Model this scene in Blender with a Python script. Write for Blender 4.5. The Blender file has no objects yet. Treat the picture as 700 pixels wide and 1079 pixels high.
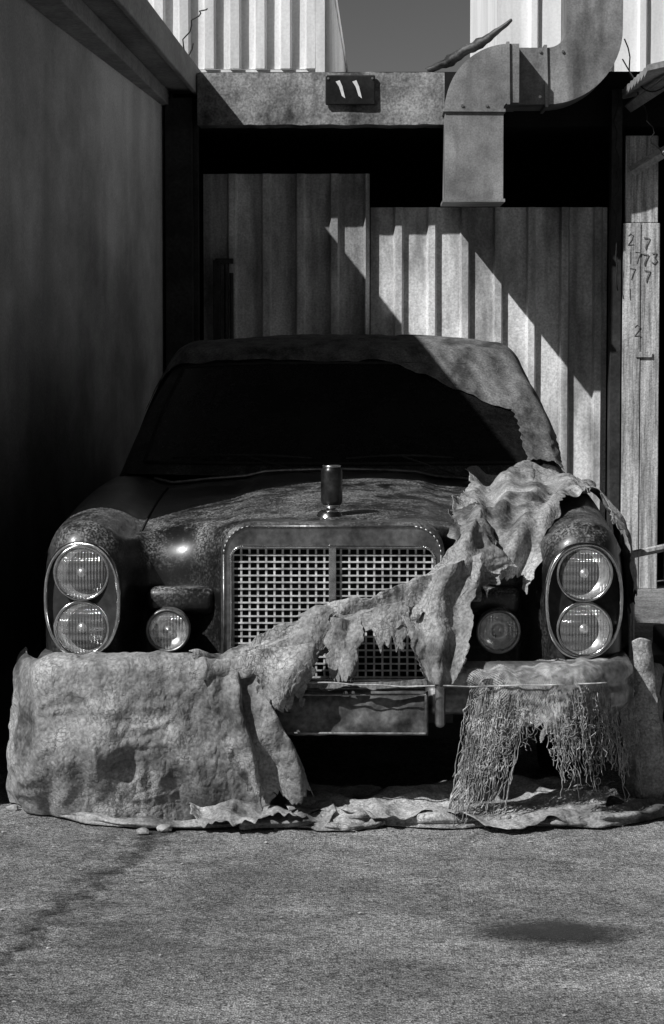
import bpy, bmesh, math, random
import numpy as np
from mathutils import Vector, noise
random.seed(7)
S = bpy.context.scene
V = Vector

# ------------------------------------------------------------------ helpers
def empty(name):
    o = bpy.data.objects.new(name, None); S.collection.objects.link(o); return o
def mesh_obj(name, verts, faces, mat, parent=None, smooth=False, solid=0):
    me = bpy.data.meshes.new(name)
    me.from_pydata([tuple(v) for v in verts], [], faces); me.update()
    if smooth:
        for p in me.polygons: p.use_smooth = True
    o = bpy.data.objects.new(name, me); S.collection.objects.link(o)
    if mat: me.materials.append(mat)
    if parent: o.parent = parent
    if solid:
        m = o.modifiers.new("s", 'SOLIDIFY'); m.thickness = solid; m.offset = 0
    return o
class B:
    """accumulates geometry for one mesh"""
    def __init__(s): s.v = []; s.f = []
    def add(s, vs, fs):
        n = len(s.v); s.v += [tuple(v) for v in vs]; s.f += [tuple(i+n for i in f) for f in fs]
    def box(s, a, b):
        x0,y0,z0 = a; x1,y1,z1 = b
        s.add([(x0,y0,z0),(x1,y0,z0),(x1,y1,z0),(x0,y1,z0),(x0,y0,z1),(x1,y0,z1),(x1,y1,z1),(x0,y1,z1)],
              [(0,3,2,1),(4,5,6,7),(0,1,5,4),(1,2,6,5),(2,3,7,6),(3,0,4,7)])
    def grid(s, pts, closed=False):
        m = len(pts); n = len(pts[0]); fs = []
        for j in range(m-1):
            for i in range(n-1 if not closed else n):
                i2 = (i+1) % n
                fs.append((j*n+i, j*n+i2, (j+1)*n+i2, (j+1)*n+i))
        s.add([p for r in pts for p in r], fs)
    def tube(s, path, r, seg=8, flat=1.0, caps=True):
        path = [V(p) for p in path]; rings = []
        for k, p in enumerate(path):
            t = (path[min(k+1, len(path)-1)] - path[max(k-1, 0)]).normalized()
            up = V((0,0,1)) if abs(t.z) < .9 else V((0,1,0))
            a = t.cross(up).normalized(); b = a.cross(t).normalized()
            rr = r(k/(len(path)-1)) if callable(r) else r
            rings.append([p + a*math.cos(q*2*math.pi/seg)*rr + b*math.sin(q*2*math.pi/seg)*rr*flat for q in range(seg)])
        s.grid(rings, True)
        if caps:
            n = len(s.v); s.f.append(tuple(range(n-seg, n))); s.f.append(tuple(range(n-len(rings)*seg+seg-1, n-len(rings)*seg-1, -1)))
    def lathe(s, prof, c, axis='Z', seg=32, sx=1, sz=1):
        rings = []
        for r, h in prof:
            ring = []
            for q in range(seg):
                a = q*2*math.pi/seg
                if axis == 'Z': ring.append((c[0]+r*math.cos(a), c[1]+r*math.sin(a), c[2]+h))
                elif axis == 'Y': ring.append((c[0]+r*math.cos(a)*sx, c[1]+h, c[2]+r*math.sin(a)*sz))
                else: ring.append((c[0]+h, c[1]+r*math.cos(a), c[2]+r*math.sin(a)))
            rings.append(ring)
        s.grid(rings, True)
    def obj(s, name, mat, parent=None, smooth=False, bevel=0, solid=0):
        o = mesh_obj(name, s.v, s.f, mat, parent, smooth, solid)
        if bevel:
            m = o.modifiers.new("b", 'BEVEL'); m.width = bevel; m.segments = 2; m.limit_method = 'ANGLE'
        return o
def hermite(x, tab):
    n = len(tab)
    if x <= tab[0][0]: return tab[0][1]
    if x >= tab[-1][0]: return tab[-1][1]
    for i in range(n-1):
        if x <= tab[i+1][0]: break
    def sl(k):
        if k == 0: return (tab[1][1]-tab[0][1])/(tab[1][0]-tab[0][0])
        if k == n-1: return (tab[-1][1]-tab[-2][1])/(tab[-1][0]-tab[-2][0])
        return (tab[k+1][1]-tab[k-1][1])/(tab[k+1][0]-tab[k-1][0])
    x0,y0 = tab[i]; x1,y1 = tab[i+1]; h = x1-x0; t = (x-x0)/h
    return ((2*t**3-3*t*t+1)*y0 + (t**3-2*t*t+t)*h*sl(i) + (-2*t**3+3*t*t)*y1 + (t**3-t*t)*h*sl(i+1))
def cr(pts, t):
    n = len(pts); q = max(0, min(t, 1))*(n-1); i = min(int(q), n-2); u = q-i
    p1, p2 = pts[i], pts[i+1]
    p0 = pts[i-1] if i > 0 else p1*2-p2
    p3 = pts[i+2] if i+2 < n else p2*2-p1
    return .5*((2*p1)+(p2-p0)*u+(2*p0-5*p1+4*p2-p3)*u*u+(3*p1-p0-3*p2+p3)*u**3)
def nz(x, y=0, z=0): return noise.noise(V((x, y, z)))
def fbm(x, y=0, z=0): return nz(x,y,z)+.5*nz(2*x,2*y,2*z+7)+.25*nz(4*x,4*y,4*z+3)

# ------------------------------------------------------------------ materials
def M(name, lo, hi, scale=3, rough=.8, metal=0, bump=.2, bscale=40, stretch=(1,1,1), spec=.3,
      ramp=(.38,.62), fine=.3, fscale=60, crump=0, dust=0, dustcol=.16, coat=0, rvar=.1, zgrad=None, streak=0, smap=(3,2.2,.22)):
    m = bpy.data.materials.new(name); m.use_nodes = True; nt = m.node_tree; N = nt.nodes; L = nt.links
    b = N['Principled BSDF']
    b.inputs['Metallic'].default_value = metal
    b.inputs['Specular IOR Level'].default_value = spec
    b.inputs['Coat Weight'].default_value = coat
    b.inputs['Coat Roughness'].default_value = .22
    tc = N.new('ShaderNodeTexCoord'); mp = N.new('ShaderNodeMapping'); mp.inputs['Scale'].default_value = stretch
    L.new(tc.outputs['Object'], mp.inputs[0])
    def math_(op, x, y=0, clamp=False):
        n = N.new('ShaderNodeMath'); n.operation = op; n.use_clamp = clamp
        for k, v in enumerate((x, y)):
            if isinstance(v, (int, float)): n.inputs[k].default_value = v
            else: L.new(v, n.inputs[k])
        return n.outputs[0]
    n1 = N.new('ShaderNodeTexNoise'); n1.inputs['Scale'].default_value = scale; n1.inputs['Detail'].default_value = 6
    n1.inputs['Roughness'].default_value = .65
    L.new(mp.outputs[0], n1.inputs['Vector'])
    cr1 = N.new('ShaderNodeValToRGB')
    cr1.color_ramp.elements[0].position = ramp[0]; cr1.color_ramp.elements[0].color = (lo,lo,lo,1)
    cr1.color_ramp.elements[1].position = ramp[1]; cr1.color_ramp.elements[1].color = (hi,hi,hi,1)
    L.new(n1.outputs['Fac'], cr1.inputs[0])
    n2 = N.new('ShaderNodeTexNoise'); n2.inputs['Scale'].default_value = fscale; n2.inputs['Detail'].default_value = 3
    L.new(tc.outputs['Object'], n2.inputs['Vector'])
    mr = N.new('ShaderNodeMapRange'); mr.inputs['From Min'].default_value = .3; mr.inputs['From Max'].default_value = .7
    mr.inputs['To Min'].default_value = 1-fine; mr.inputs['To Max'].default_value = 1+fine
    L.new(n2.outputs['Fac'], mr.inputs[0])
    mul = N.new('ShaderNodeVectorMath'); mul.operation = 'SCALE'
    L.new(cr1.outputs[0], mul.inputs[0]); L.new(mr.outputs[0], mul.inputs['Scale'])
    col = mul.outputs[0]
    if streak:   # vertical run-off stains
        mp2 = N.new('ShaderNodeMapping'); mp2.inputs['Scale'].default_value = smap; L.new(tc.outputs['Object'], mp2.inputs[0])
        ns_ = N.new('ShaderNodeTexNoise'); ns_.inputs['Scale'].default_value = 2.5; ns_.inputs['Detail'].default_value = 4; L.new(mp2.outputs[0], ns_.inputs['Vector'])
        sr = N.new('ShaderNodeMapRange'); sr.inputs['From Min'].default_value = .50; sr.inputs['From Max'].default_value = .68; sr.inputs['To Min'].default_value = 1; sr.inputs['To Max'].default_value = 1-streak
        L.new(ns_.outputs['Fac'], sr.inputs[0])
        m_s = N.new('ShaderNodeVectorMath'); m_s.operation = 'SCALE'; L.new(col, m_s.inputs[0]); L.new(sr.outputs[0], m_s.inputs['Scale']); col = m_s.outputs[0]
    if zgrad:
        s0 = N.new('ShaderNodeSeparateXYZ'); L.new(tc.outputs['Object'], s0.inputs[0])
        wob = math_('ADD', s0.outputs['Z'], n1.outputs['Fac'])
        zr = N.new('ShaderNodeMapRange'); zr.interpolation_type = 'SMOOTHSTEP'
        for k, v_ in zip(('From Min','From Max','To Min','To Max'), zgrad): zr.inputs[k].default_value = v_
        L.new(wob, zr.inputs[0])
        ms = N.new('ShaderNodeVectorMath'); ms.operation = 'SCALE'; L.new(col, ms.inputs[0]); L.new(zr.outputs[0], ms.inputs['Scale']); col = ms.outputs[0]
    n3 = N.new('ShaderNodeTexNoise'); n3.inputs['Scale'].default_value = bscale; n3.inputs['Detail'].default_value = 4
    L.new(tc.outputs['Object'], n3.inputs['Vector'])
    hgt = n3.outputs['Fac']
    if crump:   # creased coated fabric: soft-sided fold lines, fine crackle in the worn patches
        hgt = math_('MULTIPLY', hgt, .20)
        mpv = N.new('ShaderNodeMapping'); mpv.inputs['Scale'].default_value = (1.25,1,.7); mpv.inputs['Rotation'].default_value = (0,.5,0); L.new(tc.outputs['Object'], mpv.inputs[0])
        for sc_, wt in ((7, 2.4), (16, 1.5), (36, .7)):
            cn = N.new('ShaderNodeTexNoise'); cn.inputs['Scale'].default_value = sc_; cn.inputs['Detail'].default_value = 1.0; cn.inputs['Distortion'].default_value = .2
            L.new(mpv.outputs[0], cn.inputs['Vector'])
            ab = math_('ABSOLUTE', math_('SUBTRACT', cn.outputs['Fac'], .5))
            hgt = math_('ADD', hgt, math_('MULTIPLY', ab, wt*crump))
        wn = N.new('ShaderNodeTexNoise'); wn.inputs['Scale'].default_value = 14; wn.inputs['Detail'].default_value = 3; L.new(tc.outputs['Object'], wn.inputs['Vector'])
        wv = N.new('ShaderNodeVectorMath'); wv.operation = 'MULTIPLY_ADD'; wv.inputs[1].default_value = (.10,.10,.10)
        L.new(wn.outputs['Color'], wv.inputs[0]); L.new(tc.outputs['Object'], wv.inputs[2])
        msk = N.new('ShaderNodeMapRange'); msk.inputs['From Min'].default_value = .44; msk.inputs['From Max'].default_value = .60; L.new(n1.outputs['Fac'], msk.inputs[0])
        for sc_, wd_, dk in ((34, .05, .5), (66, .08, .3)):
            vo = N.new('ShaderNodeTexVoronoi'); vo.feature = 'DISTANCE_TO_EDGE'; vo.inputs['Scale'].default_value = sc_; L.new(wv.outputs[0], vo.inputs['Vector'])
            wr = N.new('ShaderNodeMapRange'); wr.inputs['From Max'].default_value = wd_; wr.inputs['To Min'].default_value = 1; wr.inputs['To Max'].default_value = 0
            L.new(vo.outputs['Distance'], wr.inputs[0])
            ck_ = math_('MULTIPLY', wr.outputs[0], msk.outputs[0])
            hgt = math_('SUBTRACT', hgt, math_('MULTIPLY', ck_, .10*crump))
            fac = math_('SUBTRACT', 1.0, math_('MULTIPLY', ck_, dk*crump))
            mc = N.new('ShaderNodeVectorMath'); mc.operation = 'SCALE'; L.new(col, mc.inputs[0]); L.new(fac, mc.inputs['Scale']); col = mc.outputs[0]
    rmr = N.new('ShaderNodeMapRange'); rmr.inputs['To Min'].default_value = max(0.02, rough-rvar); rmr.inputs['To Max'].default_value = min(1, rough+rvar)
    L.new(n1.outputs['Fac'], rmr.inputs[0]); rout = rmr.outputs[0]
    if dust:
        ge = N.new('ShaderNodeNewGeometry'); sx = N.new('ShaderNodeSeparateXYZ'); L.new(ge.outputs['Normal'], sx.inputs[0])
        mz = N.new('ShaderNodeMapRange'); mz.inputs['From Min'].default_value = -.2; mz.inputs['From Max'].default_value = .95
        L.new(sx.outputs['Z'], mz.inputs[0])
        nd = N.new('ShaderNodeTexNoise'); nd.inputs['Scale'].default_value = 6; nd.inputs['Detail'].default_value = 8; nd.inputs['Roughness'].default_value = .82; nd.inputs['Distortion'].default_value = .6
        L.new(tc.outputs['Object'], nd.inputs['Vector'])
        md = N.new('ShaderNodeMapRange'); md.inputs['From Min'].default_value = .42; md.inputs['From Max'].default_value = .66
        L.new(nd.outputs['Fac'], md.inputs[0])
        sp_ = N.new('ShaderNodeTexNoise'); sp_.inputs['Scale'].default_value = 150; sp_.inputs['Detail'].default_value = 2; L.new(tc.outputs['Object'], sp_.inputs['Vector'])
        spr = N.new('ShaderNodeMapRange'); spr.inputs['From Min'].default_value = .42; spr.inputs['From Max'].default_value = .68; spr.inputs['To Min'].default_value = .30; spr.inputs['To Max'].default_value = 3.4
        L.new(sp_.outputs['Fac'], spr.inputs[0])
        mm = math_('MULTIPLY', math_('MULTIPLY', mz.outputs[0], md.outputs[0]), spr.outputs[0])
        m5 = N.new('ShaderNodeMath'); m5.operation = 'MULTIPLY'; m5.use_clamp = True; L.new(mm, m5.inputs[0]); m5.inputs[1].default_value = dust
        mx = N.new('ShaderNodeMix'); mx.data_type = 'RGBA'
        L.new(m5.outputs[0], mx.inputs['Factor']); L.new(col, mx.inputs['A']); mx.inputs['B'].default_value = (dustcol,)*3+(1,)
        col = mx.outputs['Result']
        mr5 = N.new('ShaderNodeMix'); L.new(m5.outputs[0], mr5.inputs['Factor']); L.new(rout, mr5.inputs['A']); mr5.inputs['B'].default_value = .9
        rout = mr5.outputs['Result']
        if coat:
            cw = N.new('ShaderNodeMapRange'); cw.inputs['To Min'].default_value = coat; cw.inputs['To Max'].default_value = 0
            cw.inputs['From Max'].default_value = .5
            L.new(m5.outputs[0], cw.inputs[0]); L.new(cw.outputs[0], b.inputs['Coat Weight'])
    L.new(col, b.inputs['Base Color']); L.new(rout, b.inputs['Roughness'])
    if bump:
        bp = N.new('ShaderNodeBump'); bp.inputs['Strength'].default_value = bump; bp.inputs['Distance'].default_value = .01
        L.new(hgt, bp.inputs['Height']); L.new(bp.outputs[0], b.inputs['Normal'])
    return m

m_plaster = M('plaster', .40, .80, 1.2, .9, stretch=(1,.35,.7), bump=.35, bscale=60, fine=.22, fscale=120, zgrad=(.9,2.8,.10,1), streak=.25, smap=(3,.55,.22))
m_eave = M('painted_steel_eave', .20, .36, 3, .7, bump=.1, stretch=(1,.6,2))
m_dark = M('dark_steel', .015, .04, 5, .7, bump=.2)
m_rust = M('rusty_scrap', .03, .12, 9, .6, bump=.3, metal=.2)
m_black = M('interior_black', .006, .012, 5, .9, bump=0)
m_fence = M('weathered_sheet_metal', .24, .72, 2.2, .6, stretch=(1.6,1,.6), bump=.12, bscale=30, fine=.25, fscale=90, streak=.6)
m_cont = M('painted_container_steel', .55, .78, 2, .6, stretch=(3,1,.4), bump=.05, fine=.1)
m_white = M('white_container_paint', .72, .88, 2, .6, stretch=(3,1,.4), bump=.05, fine=.06, streak=.2)
m_conc = M('stained_concrete', .05, .34, 4, .85, stretch=(1.2,1,1), bump=.5, bscale=35, fine=.4, fscale=90, ramp=(.34,.66), streak=.6, smap=(4,1,1.2))
m_duct = M('galvanised_duct', .15, .38, 2.2, .5, metal=.2, bump=.10, bscale=14, fine=.22, fscale=110, ramp=(.36,.66), streak=.6, smap=(2.5,2,.5))
m_wood = M('weathered_timber', .18, .55, 5, .85, stretch=(9,3,.5), bump=.3, bscale=50, fine=.3, fscale=120)
m_paint = M('dusty_black_paint', .004, .008, 4, .36, bump=.03, bscale=30, coat=.40, spec=.42, dust=.60, dustcol=.22, fine=.2)
m_roof = M('dusty_roof_paint', .012, .025, 4, .6, bump=.1, bscale=60, dust=.3, dustcol=.16, spec=.25)
m_chrome = M('tarnished_chrome', .45, .75, 9, .18, metal=1, bump=.06, bscale=60, fine=.2, spec=.5)
m_shell = M('dull_chrome_shell', .12, .34, 6, .34, metal=.9, bump=.10, bscale=50, fine=.25, spec=.5, dust=.7, dustcol=.2)
m_grille = M('grille_metal', .40, .7, 20, .45, metal=.3, bump=.05, fine=.3)
m_rubber = M('rubber', .012, .025, 9, .8, bump=.1)
m_bumper = M('worn_bumper_chrome', .14, .36, 7, .36, metal=.85, bump=.12, bscale=40, fine=.3, dust=.6, dustcol=.16)
m_glass = M('dusty_dark_glass', .004, .008, 3, .25, bump=.01, spec=.3, dust=.10, dustcol=.05, fine=.4)
m_tarp = M('torn_canvas', .06, .38, 3.6, .72, bump=1.0, bscale=120, fine=.35, fscale=100, crump=1, spec=.3, ramp=(.38,.62))
m_cloth = M('dirty_cloth', .08, .42, 5, .78, bump=.9, bscale=130, fine=.4, fscale=130, crump=.7, spec=.25, ramp=(.36,.62))
m_cover = M('dusty_cover', .05, .20, 6, .85, bump=.5, bscale=110, fine=.4, fscale=130, spec=.15, ramp=(.36,.64), stretch=(2,1,1), crump=.3)
m_net = M('net_twine', .22, .52, 20, .95, bump=.3, fine=.4, spec=.1)
m_reflect = M('lamp_reflector', .7, .9, 12, .28, metal=.75, bump=.05, bscale=25)
m_plate = M('dented_plate', .03, .14, 6, .6, metal=.3, bump=.5, bscale=14, fine=.4)
m_sign = M('black_enamel', .01, .02, 6, .4, bump=.05)
m_ink = M('faded_marker', .05, .14, 20, .8, bump=0)
m_num = M('white_enamel', .6, .75, 10, .5, bump=0, fine=.1)
m_can = M('can_print', .012, .05, 14, .3, metal=.6, bump=.1, bscale=30, stretch=(1,1,.7))
m_alu = M('aluminium', .5, .6, 14, .3, metal=1, bump=0)
m_stone = M('stone', .2, .4, 20, .9, bump=.4)

m_lens = bpy.data.materials.new('ribbed_lens'); m_lens.use_nodes = True
nt = m_lens.node_tree; N = nt.nodes; L = nt.links; N.remove(N['Principled BSDF'])
out = N['Material Output']; tr = N.new('ShaderNodeBsdfTransparent'); tr.inputs[0].default_value = (.92,.92,.92,1)
gl = N.new('ShaderNodeBsdfGlossy'); gl.inputs['Roughness'].default_value = .08; gl.inputs[0].default_value = (.9,.9,.9,1)
df = N.new('ShaderNodeBsdfDiffuse'); df.inputs[0].default_value = (.5,.5,.5,1)
tc = N.new('ShaderNodeTexCoord'); wv = N.new('ShaderNodeTexWave'); wv.inputs['Scale'].default_value = 34; wv.bands_direction = 'X'
wv.inputs['Distortion'].default_value = .2
w2_ = N.new('ShaderNodeTexWave'); w2_.inputs['Scale'].default_value = 12; w2_.bands_direction = 'Z'
ad_ = N.new('ShaderNodeMath'); ad_.operation = 'ADD'
L.new(tc.outputs['Object'], wv.inputs['Vector']); L.new(tc.outputs['Object'], w2_.inputs['Vector']); L.new(wv.outputs['Fac'], ad_.inputs[0]); L.new(w2_.outputs['Fac'], ad_.inputs[1])
bp = N.new('ShaderNodeBump'); bp.inputs['Strength'].default_value = .7; bp.inputs['Distance'].default_value = .004
L.new(ad_.outputs[0], bp.inputs['Height']); L.new(bp.outputs[0], gl.inputs['Normal']); L.new(bp.outputs[0], df.inputs['Normal'])
a1 = N.new('ShaderNodeMixShader'); a1.inputs[0].default_value = .18; L.new(tr.outputs[0], a1.inputs[1]); L.new(gl.outputs[0], a1.inputs[2])
a2 = N.new('ShaderNodeMixShader'); a2.inputs[0].default_value = .15; L.new(a1.outputs[0], a2.inputs[1]); L.new(df.outputs[0], a2.inputs[2])
L.new(a2.outputs[0], out.inputs[0])

def nodekit(m):
    m.use_nodes = True
    nt = m.node_tree; N = nt.nodes; L = nt.links; tc = N.new('ShaderNodeTexCoord')
    def noi(sc, det=4, ro=.6):
        n = N.new('ShaderNodeTexNoise'); n.inputs['Scale'].default_value = sc; n.inputs['Detail'].default_value = det; n.inputs['Roughness'].default_value = ro
        L.new(tc.outputs['Object'], n.inputs['Vector']); return n.outputs['Fac']
    def rng(s, a, bb, c, d):
        n = N.new('ShaderNodeMapRange')
        for k, v in zip(('From Min','From Max','To Min','To Max'), (a,bb,c,d)): n.inputs[k].default_value = v
        L.new(s, n.inputs[0]); return n.outputs[0]
    def mth(op, x, y=0):
        n = N.new('ShaderNodeMath'); n.operation = op
        for k, v in enumerate((x, y)):
            if isinstance(v, (int, float)): n.inputs[k].default_value = v
            else: L.new(v, n.inputs[k])
        return n.outputs[0]
    return N, L, tc, noi, rng, mth
m_asph = bpy.data.materials.new('old_asphalt')
N, L, tc, noi, rng, mth = nodekit(m_asph); b = N['Principled BSDF']; b.inputs['Specular IOR Level'].default_value = .2
b.inputs['Roughness'].default_value = .92
big = mth('MULTIPLY', rng(noi(1.3, 6, .65), .38, .62, .12, .24), rng(noi(9, 4, .7), .35, .65, .76, 1.24))
vo = N.new('ShaderNodeTexVoronoi'); vo.inputs['Scale'].default_value = 170; L.new(tc.outputs['Object'], vo.inputs['Vector'])
sv = N.new('ShaderNodeSeparateColor'); L.new(vo.outputs['Color'], sv.inputs[0])
spk = rng(sv.outputs[0], 0, 1, .32, 1.95)
grit = rng(noi(280, 2, .8), .35, .65, .4, 1.7)
c = mth('MULTIPLY', mth('MULTIPLY', big, spk), grit)
sxy = N.new('ShaderNodeSeparateXYZ'); L.new(tc.outputs['Object'], sxy.inputs[0])
ln = mth('SUBTRACT', sxy.outputs[0], mth('ADD', mth('MULTIPLY', sxy.outputs[1], .155), -.46))
ln = mth('ABSOLUTE', mth('ADD', ln, mth('MULTIPLY', mth('SUBTRACT', noi(3.5, 6, .7), .5), .42)))
ck = rng(ln, 0, .045, .38, 1)
ck2 = rng(mth('MULTIPLY', rng(ln, .0, .30, 1, 0), rng(noi(16, 5, .75), .48, .60, 0, 1)), 0, 1, 1, .40)
ck = mth('MULTIPLY', ck, ck2)
vc = N.new('ShaderNodeTexVoronoi'); vc.feature = 'DISTANCE_TO_EDGE'; vc.inputs['Scale'].default_value = 1.1
wp = N.new('ShaderNodeVectorMath'); wp.operation = 'MULTIPLY_ADD'; wp.inputs[1].default_value = (.4,.4,0)
nn = N.new('ShaderNodeTexNoise'); nn.inputs['Scale'].default_value = 5; nn.inputs['Detail'].default_value = 7; nn.inputs['Roughness'].default_value = .75
L.new(tc.outputs['Object'], nn.inputs['Vector']); L.new(nn.outputs['Color'], wp.inputs[0]); L.new(tc.outputs['Object'], wp.inputs[2])
L.new(wp.outputs[0], vc.inputs['Vector'])
hair = rng(vc.outputs['Distance'], 0, .009, .5, 1)
c = mth('MULTIPLY', mth('MULTIPLY', c, ck), hair)
cc = N.new('ShaderNodeCombineColor'); [L.new(c, cc.inputs[i]) for i in range(3)]
L.new(cc.outputs[0], b.inputs['Base Color'])
h = mth('ADD', mth('MULTIPLY', vo.outputs['Distance'], .9), mth('ADD', noi(280, 3), mth('MULTIPLY', ck, 1.2)))
bp = N.new('ShaderNodeBump'); bp.inputs['Strength'].default_value = .85; bp.inputs['Distance'].default_value = .006
L.new(h, bp.inputs['Height']); L.new(bp.outputs[0], b.inputs['Normal'])
m_shadow = bpy.data.materials.new('painted_shadow')  # cast shadow painted as a dark, soft-edged alpha blot
N, L, tc, noi, rng, mth = nodekit(m_shadow); b = N['Principled BSDF']; b.inputs['Base Color'].default_value = (.025,.025,.025,1); b.inputs['Roughness'].default_value = .8
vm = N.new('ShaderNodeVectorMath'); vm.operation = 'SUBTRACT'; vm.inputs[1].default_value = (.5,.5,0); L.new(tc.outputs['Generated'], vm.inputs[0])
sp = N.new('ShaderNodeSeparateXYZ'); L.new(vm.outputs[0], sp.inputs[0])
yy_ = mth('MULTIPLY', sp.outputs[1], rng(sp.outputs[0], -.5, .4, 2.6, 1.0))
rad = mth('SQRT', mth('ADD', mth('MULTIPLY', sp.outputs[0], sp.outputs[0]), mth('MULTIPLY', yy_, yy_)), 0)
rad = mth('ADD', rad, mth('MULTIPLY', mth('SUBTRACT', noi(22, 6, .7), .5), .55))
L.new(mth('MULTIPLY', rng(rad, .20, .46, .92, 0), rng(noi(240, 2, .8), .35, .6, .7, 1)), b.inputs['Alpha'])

# ------------------------------------------------------------------ ground
g = B(); n = 60
R = [-400, -60, -12, -8] + [-6+i*.25 for i in range(49)] + [8, 12, 60, 400]
g.grid([[(x, y, .004*fbm(x*1.3, y*1.3) if abs(x) < 7 and -7 < y < 7 else 0) for x in R] for y in R])
g.obj('asphalt_ground', m_asph, smooth=True)

# ------------------------------------------------------------------ left building
bl = empty('plaster_building')
w = B()
def prism(bb, base, z0, z1):
    n = len(base); bb.add([(x,y,z0) for x,y in base]+[(x,y,z1) for x,y in base],
        [tuple(range(n-1,-1,-1)), tuple(range(n,2*n))]+[(i,(i+1)%n,n+(i+1)%n,n+i) for i in range(n)])
prism(w, [(-1.21,0),(-1.056,7.3),(-5,7.3),(-5,0)], 0, 2.74)
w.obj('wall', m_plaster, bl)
w = B(); prism(w, [(-.90,-.1),(-.90,7.2),(-5.1,7.2),(-5.1,-.1)], 2.743, 2.85); w.obj('eave_slab', m_eave, bl)
w = B(); w.box((-.897,-.12,2.72),(-.872,7.22,2.872)); w.obj('fascia', m_eave, bl, bevel=.006)
w = B(); w.box((-1.16,-.05,2.66),(-1.03,7.0,2.74)); w.obj('wall_plate', m_eave, bl, bevel=.005)

# ------------------------------------------------------------------ fence
def ribsheet(bb, x0, x1, z0, z1, y, pitch=.19, rib=.045, h=.035, facing='Y'):
    xs = []; x = x0
    while x < x1-1e-6:
        e = min(x+pitch, x1)
        for dx, hh in ((0,0),(pitch-rib-.012,0),(pitch-rib,h),(pitch-.012,h)):
            if x+dx < e: xs.append((x+dx, hh))
        x += pitch
    xs.append((x1, 0))
    rows = []
    for k in range(9):
        z = z0+(z1-z0)*k/8
        rows.append([((xx, y-hh+.006*nz(xx*3, z*2), z) if facing == 'Y' else (y+hh, xx, z)) for xx, hh in xs])
    bb.grid(rows)
fe = empty('corrugated_fence')
w = B(); ribsheet(w, -.86, .065, 0.02, 2.30, 7.0); w.obj('sheet_tall', m_fence, fe, solid=.004)
w = B(); ribsheet(w, .072, 1.39, 0.02, 2.115, 7.03, pitch=.185); w.obj('sheet_short', m_fence, fe, solid=.004)
w = B(); ribsheet(w, 1.72, 4.5, 0.02, 2.4, 7.0); w.obj('sheet_end', m_fence, fe, solid=.004)
w = B(); w.box((-.86,7.06,.5),(1.39,7.10,.56)); w.box((-.86,7.06,1.7),(1.39,7.10,1.76)); w.obj('rails', m_dark, fe)
w = B(); w.box((-1.05,6.72,0),(-.90,6.90,2.70)); w.box((-.90,6.78,0),(-.872,6.84,2.70))
w.obj('steel_column', m_dark, bevel=.004)
w = B(); w.box((1.395,6.84,0),(1.455,6.98,2.75)); w.obj('steel_column.001', m_dark, bevel=.004)
w = B(); w.box((-.80,6.88,1.2),(-.76,6.94,1.82)); w.tube([(-.73,6.92,0),(-.73,6.92,1.8)], .012); w.tube([(-.70,6.92,0),(-.70,6.92,1.75)], .012)
w.box((-.79,6.90,1.8),(-.69,6.95,1.83))
w.obj('conduit_pipes', m_dark, bevel=.003)

# ------------------------------------------------------------------ shed (dark interior) + containers
sh = empty('storage_shed')
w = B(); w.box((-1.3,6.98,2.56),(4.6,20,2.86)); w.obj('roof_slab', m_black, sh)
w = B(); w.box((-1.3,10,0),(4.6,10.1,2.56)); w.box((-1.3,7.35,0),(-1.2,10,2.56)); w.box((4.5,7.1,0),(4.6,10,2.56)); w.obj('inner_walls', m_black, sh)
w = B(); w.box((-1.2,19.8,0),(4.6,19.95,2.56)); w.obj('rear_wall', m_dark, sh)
c1 = empty('shipping_container')
w = B(); ribsheet(w, -1.75, -.24, 2.97, 5.5, 8.0, pitch=.15, rib=.06, h=.05); w.obj('end_wall', m_cont, c1, solid=.004)
w = B(); ribsheet(w, 8.03, 19.9, 2.97, 3.80, -.25, pitch=.28, rib=.12, h=.03, facing='X'); w.obj('side_wall', m_cont, c1, solid=.004)
w = B(); w.box((-1.8,8.02,3.80),(-.21,20,3.88)); w.box((-.26,7.95,2.862),(-.205,8.02,3.80)); w.box((-1.8,7.98,2.862),(-.21,20,2.965)); w.obj('frame', m_cont, c1)
for o in c1.children:
    if o.name.startswith('end_wall'):
        for v in o.data.vertices:
            if v.co.z > 3.8: v.co.z = 3.8 - .02*(5.5-v.co.z)
c2 = empty('shipping_container.001')
w = B(); ribsheet(w, .93, 3.3, 2.97, 5.4, 10.0, pitch=.24, rib=.05, h=.03); w.obj('end_wall', m_white, c2, solid=.004)
w = B(); w.box((.90,10.04,2.866),(3.35,16,5.45)); w.obj('box', m_white, c2)

# ------------------------------------------------------------------ concrete beam + number sign
w = B()
nx = 60; top = []
for k in range(nx+1):
    x = -.865+1.338*k/nx
    e = .006*fbm(x*9)
    top.append([(x,6.62,2.545+e),(x,6.615+.004*nz(x*7),2.60),(x,6.613+.005*nz(x*5,2),2.75),(x,6.62,2.825+.006*fbm(x*8,5)),(x,6.9,2.825+.005*fbm(x*8,5)),(x,6.9,2.545+e)])
w.grid(top, True); w.f.append((0,1,2,3,4,5)); nn_ = len(w.v); w.f.append(tuple(range(nn_-1, nn_-7, -1)))
w.obj('concrete_beam', m_conc)
sg = empty('number_sign')
w = B(); w.box((-.17,6.585,2.648),(.098,6.607,2.808)); w.obj('plate', m_sign, sg, bevel=.006)
w = B()
for cx in (-.085, .005):
    pts = [(-.030,.045),(-.008,.052),(.006,.02),(.022,-.045),(.004,-.032),(-.012,.018)]
    n0 = len(w.v); w.add([(cx+a, 6.5825, 2.728+b_) for a,b_ in pts]+[(cx+a, 6.5845, 2.728+b_) for a,b_ in pts],
        [(0,5,4,3,2,1)[::-1], tuple(range(6,12))]+[(i,(i+1)%6,6+(i+1)%6,6+i) for i in range(6)])
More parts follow.
